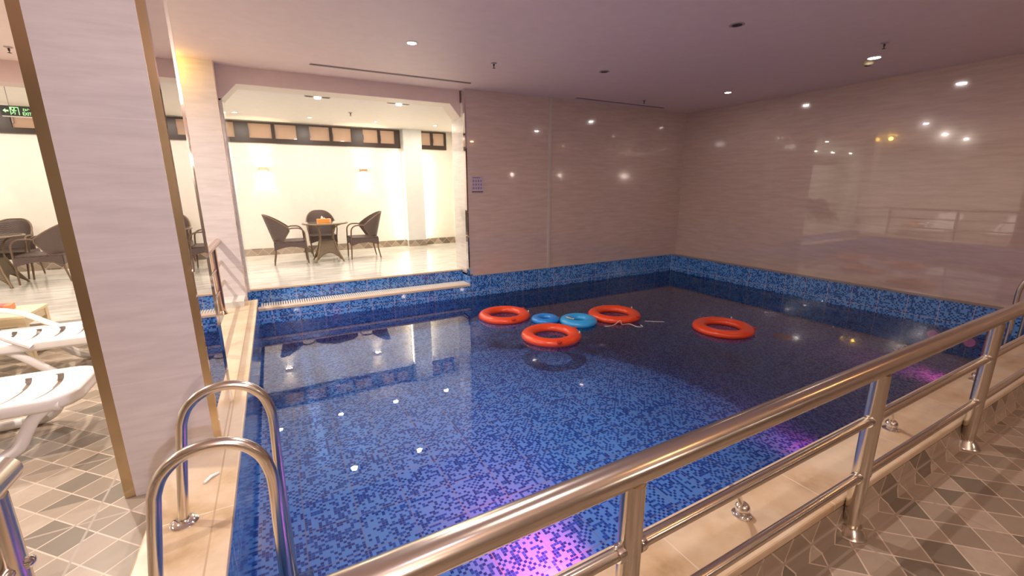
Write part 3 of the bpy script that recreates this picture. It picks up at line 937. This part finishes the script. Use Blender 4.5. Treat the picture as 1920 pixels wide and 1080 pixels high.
# ================================================================ RATTAN FURNITURE
def make_chair(label, group):
    """faces +x, origin on the floor"""
    t = empty('rattan_armchair', (0, 0, 0), 0, label, 'chair', group)
    # barrel back with forward wings
    def bk(a, b):
        s = (a-.5)*2            # across
        q = abs(s)
        zt = .90-.235*max(0, q-.12)**1.9*1.28
        zt = max(zt, .665)
        zb = .40+.215*(max(0, (q-.62)/.38))**1.3
        z = zb+(zt-zb)*b
        ang = s*math.radians(84)
        x = .05-.29*math.cos(ang)*(1 if True else 0)
        y = .262*math.sin(ang)/math.sin(math.radians(84))
        lean = (z-.40)*.27*(1-q*q*.85)
        y *= 1+.10*(z-.4)*(1-q*.5)
        return (x-lean, y, z)
    MB().grid(bk, 28, 12).build('backrest', M['rattan'], t, smooth=True, solid=.016)
    rim = [bk(i/36, 1) for i in range(37)]
    low = [bk(1-i/36, 0) for i in range(11)]
    low2 = [bk(i/36, 0) for i in range(11)]
    MB().tube(rim, .012, 8).tube([bk(0, 1), bk(0, .5), bk(0, 0)], .011, 8).tube([bk(1, 1), bk(1, .5), bk(1, 0)], .011, 8).tube(low, .010, 8).tube(low2, .010, 8).build('backrest_rim', M['rim'], t, smooth=True)
    MB().grid(lambda a, b: (-.24+.50*a, (-.23+.46*b)*(1+.08*a), .425-.022*math.sin(PI*a)*math.sin(PI*b)), 10, 10).build('seat', M['rattan'], t, smooth=True, solid=.03)
    ap = MB()
    def apron(p0, p1):
        p0, p1 = Vector(p0), Vector(p1)
        n = 12
        top = [(p0.lerp(p1, i/n)) for i in range(n+1)]
        pts = [(q.x, q.y, .415) for q in top]
        bot = [(q.x, q.y, .285+.055*math.sin(PI*i/n)) for i, q in enumerate(top)]
        d = (p1-p0).cross(Vector((0, 0, 1))).normalized()*.014
        ap.poly(pts+bot[::-1], d)
    A, B, C_, D = (-.235, -.225, 0), (.262, -.245, 0), (.262, .245, 0), (-.235, .225, 0)
    apron(A, B); apron(B, C_); apron(C_, D); apron(D, A)
    ap.build('apron', M['rattan'], t)
    for sy in (-1, 1):
        # arm runs from the wing forward, bends down and becomes the front leg
        arm = [(.0, sy*.262, .655), (.06, sy*.266, .668), (.14, sy*.268, .668)]+[(.14+.115*math.sin(a), sy*.266, .553+.115*math.cos(a)) for a in [PI/2*i/6 for i in range(1, 7)]]+[(.262, sy*.25, .42)]
        MB().tube(arm, .0125, 10).build('armrest', M['rim'], t, smooth=True)
        lg = MB().tube([(.262, sy*.25, .43), (.266, sy*.232, .20), (.275, sy*.215, .02)], [.0135, .0135, .011], 10).build('leg', M['rim'], t, smooth=True)
        MB().tube([(.2752, sy*.2145, .022), (.276, sy*.213, .0)], .012, 10).build('foot_cap', M['cap'], lg)
        lg = MB().tube([(-.225, sy*.205, .43), (-.232, sy*.208, .22), (-.272, sy*.213, .02)], [.0135, .0135, .011], 10).build('leg', M['rim'], t, smooth=True)
        MB().tube([(-.273, sy*.213, .022), (-.276, sy*.213, .0)], .012, 10).build('foot_cap', M['cap'], lg)
    return t
def place(o, x, y, rz, label, group=None):
    o.location = (x, y, ZA); o.rotation_euler = (0, 0, rz); o['label'] = label
    if group: o['group'] = group
    return o
G1 = 'rattan armchairs around the rear bay table'
G2 = 'rattan armchairs around the left table'
ch = make_chair('x', G1)
place(ch, .185, 8.81, 0, 'brown rattan armchair left of the rear bay table, turned towards it')
place(copy_tree(ch), 1.485, 8.81, PI, 'brown rattan armchair right of the rear bay table, turned towards it', G1)
place(copy_tree(ch), .815, 9.60, -PI/2, 'brown rattan armchair behind the rear bay table, against the cream wall', G1)
place(copy_tree(ch), -3.02, 8.83, PI, 'brown rattan armchair beside the broad column, right of the left table', G2)
place(copy_tree(ch), -3.60, 9.42, -PI/2, 'brown rattan armchair behind the left table at the picture edge', G2)

def make_table(label, group):
    t = empty('rattan_table', (0, 0, 0), 0, label, 'table', group)
    MB().lathe([(.385, .702), (.392, .708), (.392, .716), (.385, .72)], n=48).build('tabletop', M['rattan_t'], t, smooth=True)
    MB().torus((0, 0, .712), .392, .012, 48, 10).build('top_rim', M['rim_t'], t, smooth=True)
    MB().lathe([(.372, .7205), (.372, .7265)], n=48).build('glass', NT('table_glass').set((.35, .32, .27), .04, spec=.6, coat=1), t)
    # flared skirt with arched lower edge
    sk = MB()
    def side(k):
        def fn(a, b):
            s = (a-.5)*2
            zb = .02+.145*(1-abs(s)**2.6)
            z = zb+(.40-zb)*b
            h = .118+.122*((.40-z)/.40)**1.6
            p = Vector((s*h, -h, z))
            return Matrix.Rotation(k*PI/2, 3, 'Z') @ p
        return fn
    for k in range(4): sk.grid(side(k), 18, 10)
    sk.build('skirt', M['rattan_t'], t, smooth=True, solid=.012)
    for sx in (-1, 1):
        for sy in (-1, 1):
            MB().tube([(sx*.118, sy*.118, .40), (sx*.165, sy*.165, .2), (sx*.236, sy*.236, .02), (sx*.245, sy*.245, 0)], [.013, .014, .015, .015], 10).build('leg', M['rim_t'], t, smooth=True)
            c = curve([(sx*.112, sy*.112, .38), (sx*.115, sy*.115, .50), (sx*.13, sy*.13, .60), (sx*.18, sy*.18, .67), (sx*.25, sy*.25, .705)], 5)
            MB().tube(c, .011, 10).build('upright', M['rim_t'], t, smooth=True)
    return t
tb = make_table('x', 'round rattan tables')
place(tb, .825, 8.86, 0, 'round rattan table with glass top in the middle of the rear bay')
place(copy_tree(tb), -3.60, 8.80, 0, 'round rattan table at the left edge of the picture', 'round rattan tables')

t = empty('tissue_box', (.80, 8.80, ZA+.7265), .1, 'orange tissue box with a white tissue on the rear bay table', 'tissue box')
MB().box(-.115, .115, -.06, .06, 0, .07, bev=.003).build('carton', M['orange_box'], t)
MB().box(.085, .118, -.0615, .0615, .003, .071).build('end_panel', M['pink_box'], t)
MB().grid(lambda a, b: (-.01+.09*(a-.5)*(1-.5*b), .02*math.sin(a*9)*b, .07+.055*b*(.6+.4*math.sin(a*5+1))), 12, 5).build('tissue', M['tissue'], t, smooth=True, solid=.004)

# ================================================================ SUN LOUNGERS
LN = 1.92
HW = .285
def make_lounger(label, group):
    """foot end at x = 0, head towards -x; origin on the floor under the foot end"""
    t = empty('sun_lounger', (0, 0, 0), 0, label, 'sun lounger', group)
    zt = .36
    nx, ny = 150, 24
    xb = -1.25                       # hinge of the back
    def half(x):                     # rounded foot end
        d = min(1, max(0, -x/.16))
        return HW*(.42+.58*math.sqrt(max(0, 1-(1-d)**2)))
    def slotshift(v): return .05*(1-(v*1.15)**2)
    period = .155
    def pt(a, b, z=zt):
        v = (b-.5)*2
        x0 = xb*(1-a)
        wgt = min(1, max(0, -x0/.2))*min(1, (x0-xb)/.1)
        x = x0+slotshift(v)*wgt
        h = half(x0)
        return (x, v*h, z+.012*(1-v*v)*0-.018*(1-abs(v)**4)*1)
    def keep(i, j):
        a = (i+.5)/nx; v = ((j+.5)/ny-.5)*2
        x0 = xb*(1-a)
        if x0 > -.17 or x0 < xb+.06 or abs(v) > .80: return True
        f = (-x0-.20) % period
        return not (f < .016+.020*max(0, v+.3))
    MB().grid(pt, nx, ny, keep).build('seat', M['plastic'], t, smooth=True, solid=.012)
    # turned down border
    n = 40
    out = [(xb, -HW)]+[(xb*(1-i/n), -half(xb*(1-i/n))) for i in range(1, n)]+[(-.004, -half(-.004))]
    path = out+[(x, -y) for x, y in out[::-1]]
    def bd(a, b):
        f = a*(len(path)-1); i = min(int(f), len(path)-2); u = f-i
        x = path[i][0]*(1-u)+path[i+1][0]*u; y_ = path[i][1]*(1-u)+path[i+1][1]*u
        s = 1+.02*math.sin(PI*b)
        return (x+.008*math.sin(PI*b), y_*s, zt-.008-.062*b+.016*math.sin(PI*(1-b)/2))
    MB().grid(bd, len(path)-1, 4).build('border', M['plastic'], t, smooth=True, solid=.010)
    # raised back
    bkp = MB()
    L2 = .72; an = math.radians(38)
    def bp(a, b):
        v = (b-.5)*2
        s = a*L2
        h = HW*.97*(1 if a < .8 else math.sqrt(max(.15, 1-((a-.8)/.22)**2)))
        return (xb-.01-s*math.cos(an), v*h, zt-.01+s*math.sin(an))
    bkp.grid(bp, 60, 24, lambda i, j: not (3 < i < 55 and i % 7 == 0 and 4 < j < 19)).build('backrest', M['plastic'], t, smooth=True, solid=.014)
    for sy in (-1, 1):
        yy = sy*(HW-.03)
        c = curve([(-.07, yy, zt-.05), (-.13, yy, zt-.055), (-.20, yy, .245), (-.245, yy, .17), (-.295, yy, .08), (-.37, yy, .036), (-.50, yy, .034), (-.66, yy, .034), (-.75, yy, .05), (-.83, yy, .12), (-.93, yy, .23), (-1.02, yy, zt-.05)], 6)
        MB().tube(c, .034, 12, flat=.8).build('leg', M['plastic'], t, smooth=True)
        c = curve([(xb-.25, yy, zt-.03), (xb-.33, yy, .2), (xb-.42, yy, .03), (xb-.55, yy, .02)], 5)
        MB().tube(c, .026, 10).build('leg', M['plastic'], t, smooth=True)
        ya = sy*(HW+.01)
        c = curve([(-.86, ya, zt-.03), (-.97, ya, zt+.05), (-1.08, ya, zt+.13), (-1.25, ya, zt+.19), (-1.5, ya, zt+.2), (-1.6, ya, zt+.18)], 6)
        MB().tube(c, .024, 10, flat=1.3).build('armrest', M['plastic'], t, smooth=True)
    return t
GL = 'white sun loungers beside the pool'
ln = make_lounger('white plastic sun lounger nearest the viewer, its rounded foot end in view', GL)
ln.location = (-1.215, 3.70, 0)
l2 = copy_tree(ln)
l2.location = (-1.02, 5.13, 0)
l2['label'] = 'white plastic sun lounger behind the nearest one, its foot end hidden by the column'

# side table with a carton
t = empty('side_table', (-2.42, 5.80, 0), 0, 'cream plastic side table behind the second sun lounger', 'side table')
MB().box(-.27, .27, -.25, .25, .42, .455, bev=.008).build('tabletop', M['cream_plastic'], t)
for sx in (-1, 1):
    for sy in (-1, 1):
        MB().box(sx*.235-.028, sx*.235+.028, sy*.215-.028, sy*.215+.028, 0, .42).build('leg', M['cream_plastic'], t)
MB().box(.225, .255, -.22, .22, .35, .42).box(-.255, -.225, -.22, .22, .35, .42).box(-.24, .24, .205, .235, .35, .42).box(-.24, .24, -.235, -.205, .35, .42).build('apron', M['cream_plastic'], t)
t = empty('carton', (-2.46, 5.86, .455), .12, 'flat red carton lying on the cream side table', 'carton')
MB().box(-.16, .12, -.075, .075, 0, .055, bev=.002).build('body', M['red_box'], t)
MB().box(.08, .123, -.077, .077, .002, .056).build('end_flap', plain('orange_flap', (.75, .22, .10), .45), t)
m = MB()
for i in range(5):
    x = -.13+i*.045
    m.lathe([(.016, -.0775), (.016, -.074)], (x, 0, .028+.006*(i % 2)), 12, 'Y')
m.build('print', M['blueprint'], t)

# small clip left on the coping, beside the ladder base
o = MB().tube([(-.545+.09, 2.36, ZK+.008), (-.43, 2.40, ZK+.01), (-.40, 2.42, ZK+.007)], [.006, .008, .006], 8).build('wrapper', M['tissue'])
tag(o, 'small crumpled white scrap on the coping behind the ladder base', 'litter')
